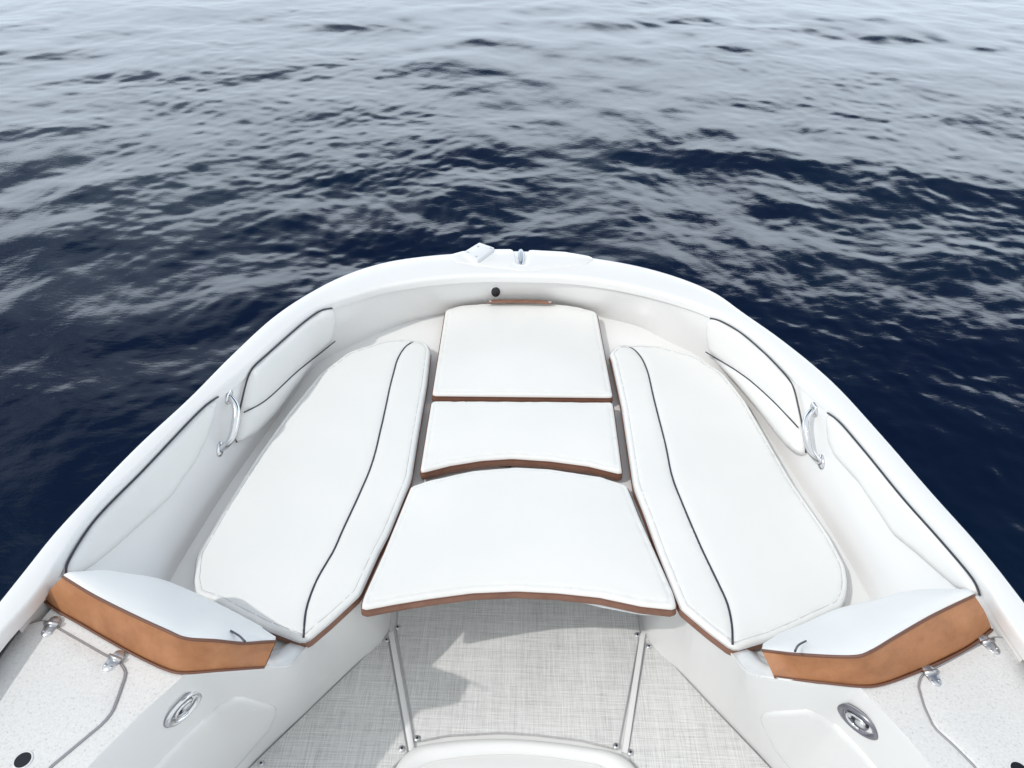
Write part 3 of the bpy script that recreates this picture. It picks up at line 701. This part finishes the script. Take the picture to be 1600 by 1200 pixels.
# wedge bolsters behind the side seats
def bolster(Tp, Bp, Fp, Fz, mark, label, Tz, Bz):
    Tt = cat([at(x, y, z) for (x, y), z in zip(Tp, Tz)], 60); Bb = cat([at(x, y, z) for (x, y), z in zip(Bp, Bz)], 60)
    s0 = 1 if Bb[30].x > 0 else -1; inn = 59 if s0 < 0 else 0
    Ff = cat([at(x, y, z) for (x, y), z in zip(Fp, Fz)], 60)
    c = (Bb[30]+Ff[30])/2; root = empty('corner_bolster', (c.x, c.y, ZK)); tag(root, label, 'cushion', 'tan backed corner bolsters')
    rows = []
    for i in range(60):
        t_, f = Tt[i], Ff[i]; e = min(i, 59-i)/59; e = min(e/.05, 1)**.5; col = [t_+Vector((0, 0, -.004))]
        for k in range(15):
            u = k/14; q = t_.lerp(f, u); bulge = .016*math.sin(math.pi*u**.75)*(.3+.7*e)
            w_ = .002*noise.noise(Vector((q.x*18, q.y*18, 4)))*math.sin(math.pi*u)
            col.append(q+Vector((0, 0, bulge+w_+.002*(1-u))))
        ox = s0*.10*max(0, 1-abs(i-inn)/9)
        col.append(f+Vector((ox*.3, .012, -.018))); col.append(f+Vector((ox*.7, .016, -.05))); col.append(Vector((f.x+ox, f.y+.016, ZD+.01)))
        rows.append(col)
    V, Fc = loft(rows); nn_ = len(rows[0])
    b0 = len(V)
    for side_ in (0, 59):
        V.append(Vector((Bb[side_].x+(s0*.1 if side_ == inn else 0), Bb[side_].y+.02, ZK-.03))); ring = [side_*nn_+k for k in range(nn_)]; Fc.append(tuple(ring+[len(V)-1]))
    top = obj('bolster_top', V, Fc, VIN, root, sharp=60); adopt(top, root)
    rows = []
    for i in range(60):
        t_, b = Tt[i], Bb[i]; o_ = (b-t_); o_.z = 0; o_ = o_.normalized() if o_.length > 1e-5 else Vector((0, -1, 0))
        rows.append([t_.lerp(b, u)+o_*(.006*math.sin(math.pi*u)+.0015*noise.noise(Vector((t_.x*14, u*3, 1)))) for u in (0, .08, .2, .4, .6, .8, .92, 1)]+[b+Vector((0, .02, -.001))])
    V, Fc = loft(rows); sd_ = obj('tan_facing', V, Fc, TAN, root); adopt(sd_, root)
    V, Fc = tube([t_+Vector((0, -.001, .001)) for t_ in Tt], .0036, 7); o = obj('edge_piping', V, Fc, BRN, root); adopt(o, root)
    V, Fc = tube([b+Vector((0, -.003, .003)) for b in Bb], .003, 7); o = obj('edge_piping', V, Fc, BRN, root); adopt(o, root)
    # end facings
    for s_i in (0, 59):
        t_, b, f = Tt[s_i], Bb[s_i], Ff[s_i]
        ox = s0*.10 if s_i == inn else 0
        V = [t_, b, Vector((b.x+ox, b.y+.03, b.z-.02)), Vector((f.x+ox, f.y+.016, ZD+.01)), f]
        o = obj('end_facing', [v+Vector((-.001 if (s_i == 0) == (b.x < 0) else .001, 0, 0)) for v in V], [(0, 1, 2, 3, 4)], TAN, root, smooth=False); adopt(o, root)
    tv = np.array([tuple(v.co) for v in top.data.vertices]); L = []
    for q in cat([at(x, y, z) for x, y, z in mark], 14):
        i = int(((tv[:, 0]-q.x)**2+(tv[:, 1]-q.y)**2).argmin()); L.append(Vector((q.x, q.y, max(tv[i, 2], q.z)+.001)))
    V, Fc = tube(L, .0026, 6); o = obj('inlaid_piping', V, Fc, PIP, root); adopt(o, root)
    return root
bolster([(99, 901), (144, 929), (201, 958), (262, 986), (288, 997), (339, 1001), (380, 1005), (411, 1003), (431, 1002)],
        [(69, 938), (86, 951), (124, 973), (201, 1017), (259, 1045), (282, 1051), (345, 1047), (414, 1042)],
        [(112, 895), (161, 891), (201, 896), (247, 904), (325, 937), (402, 977), (431, 995)], [1.045, 1.02, .99, .95, .88, .83, .86],
        [(361, 986, 1.0), (374, 994, 1.02), (383, 1003, 1.06)], 'port corner bolster with white top and tan facing, partly in shadow',
        [1.07, 1.07, 1.07, 1.07, 1.065, 1.045, 1.00, .955, .94], [ZK+.003]*6+[ZK-.008, .925])
bolster([(1190, 1016), (1215, 1019), (1243, 1022), (1341, 1025), (1360, 1018), (1399, 995), (1456, 962), (1522, 930)],
        [(1209, 1057), (1284, 1066), (1347, 1072), (1372, 1070), (1442, 1045), (1514, 1010), (1549, 983)],
        [(1192, 1006), (1212, 994), (1264, 972), (1312, 951), (1370, 937), (1422, 923), (1485, 920), (1514, 922)], [.86, .83, .86, .90, .95, .99, 1.03, 1.045],
        [(1259, 1002, 1.0), (1248, 1008, 1.02), (1242, 1018, 1.06)], 'starboard corner bolster with white top and brightly sunlit tan facing',
        [.94, .955, 1.00, 1.06, 1.07, 1.07, 1.07, 1.07], [.925, ZK-.008]+[ZK+.003]*5)

# ------------------------------------------------------------------ water
rs = np.random.RandomState(7)
r = [.6]
while r[-1] < 45: r.append(r[-1]*(1.0038 if 1.4 < r[-1] < 24 else 1.012)+.0006)
inner = len(r)
while r[-1] < 6000: r.append(r[-1]*1.12)
r = np.array(r); NA = 1150
# finer spokes ahead of the camera, coarse behind
th = np.concatenate([np.linspace(-62, 62, 960, endpoint=False), np.linspace(62, 298, 190, endpoint=False)])*math.pi/180
RR, TH = np.meshgrid(r, th, indexing='ij'); X = RR*np.sin(TH); Y = RR*np.cos(TH)
X = X.ravel(); Y = Y.ravel(); RRr = RR.ravel()
def vnoise(x, y, s, seed):
    q = np.random.RandomState(seed); o = np.zeros_like(x)
    for _ in range(7):
        a = q.rand()*6.283; k = 2*math.pi/s*(.5+q.rand()); o += np.sin(k*(x*math.cos(a)+y*math.sin(a))+q.rand()*6.283)
    return o/2.2
Z = np.zeros_like(X)
gust = .5+.5*np.tanh(vnoise(X, Y, 7., 3)*1.2); gust2 = .5+.5*np.tanh(vnoise(X, Y, 5., 5)*1.3)
wx = X+.05*vnoise(X, Y, 1.7, 21); wy = Y+.05*vnoise(X, Y, 1.5, 22)
lams = np.exp(np.linspace(math.log(.075), math.log(3.2), 190))
for lam in lams:
    spread = .85 if lam > .5 else 1.3
    a = math.radians(100)+rs.randn()*spread
    k = 2*math.pi/lam; slope = .0044 if lam > .9 else (.0066 if lam > .25 else .0084)
    amp = slope/k
    fade = np.clip(1.7-RRr*(.0145/lam), 0, 1) if lam < 1 else np.clip(2-RRr/24., 0, 1)
    g = (.35+.9*gust) if lam < .35 else (.6+.6*gust2)
    ph = k*(wx*math.cos(a)+wy*math.sin(a))+rs.rand()*6.283
    if lam > .7: g = g*(1+.5*np.clip((RRr-3.5)/4, 0, 1))
    Z += amp*g*fade*np.sin(ph)
nr = len(r); nv = nr*NA
me = bpy.data.meshes.new('water'); me.vertices.add(nv); me.vertices.foreach_set('co', np.stack([X, Y, Z], 1).astype(np.float32).ravel())
ii, jj = np.meshgrid(np.arange(nr-1), np.arange(NA), indexing='ij'); j2 = (jj+1) % NA
q = np.stack([ii*NA+jj, (ii+1)*NA+jj, (ii+1)*NA+j2, ii*NA+j2], -1).reshape(-1, 4)[:, ::-1]; nf = len(q)
me.loops.add(nf*4); me.loops.foreach_set('vertex_index', q.ravel().astype(np.int32)); me.polygons.add(nf)
me.polygons.foreach_set('loop_start', np.arange(0, nf*4, 4, dtype=np.int32)); me.polygons.foreach_set('loop_total', np.full(nf, 4, dtype=np.int32))
me.polygons.foreach_set('use_smooth', np.ones(nf, dtype=bool)); me.update(calc_edges=True); me.validate()
wo = bpy.data.objects.new('water', me); COL.objects.link(wo); tag(wo, kind='structure')
WM = pm('sea_water', (.0025, .008, .022), .04, spec=.5); b = WM.node_tree.nodes['Principled BSDF']; b.inputs['IOR'].default_value = 1.36
n1 = nz(WM, 22, 4, rough=.6, stretch=(1, 1.8, 1)); n2 = nz(WM, 60, 3, rough=.6)
b1 = bump(WM, n1.outputs[0], .30, .004); bump(WM, n2.outputs[0], .15, .001, b1)
n3 = nz(WM, .45, 3); r1 = ramp(WM, n3.outputs[0], [(.35, (.0015, .005, .020)), (.65, (.003, .010, .026))]); basecol(WM, r1.outputs[0])
me.materials.append(WM)
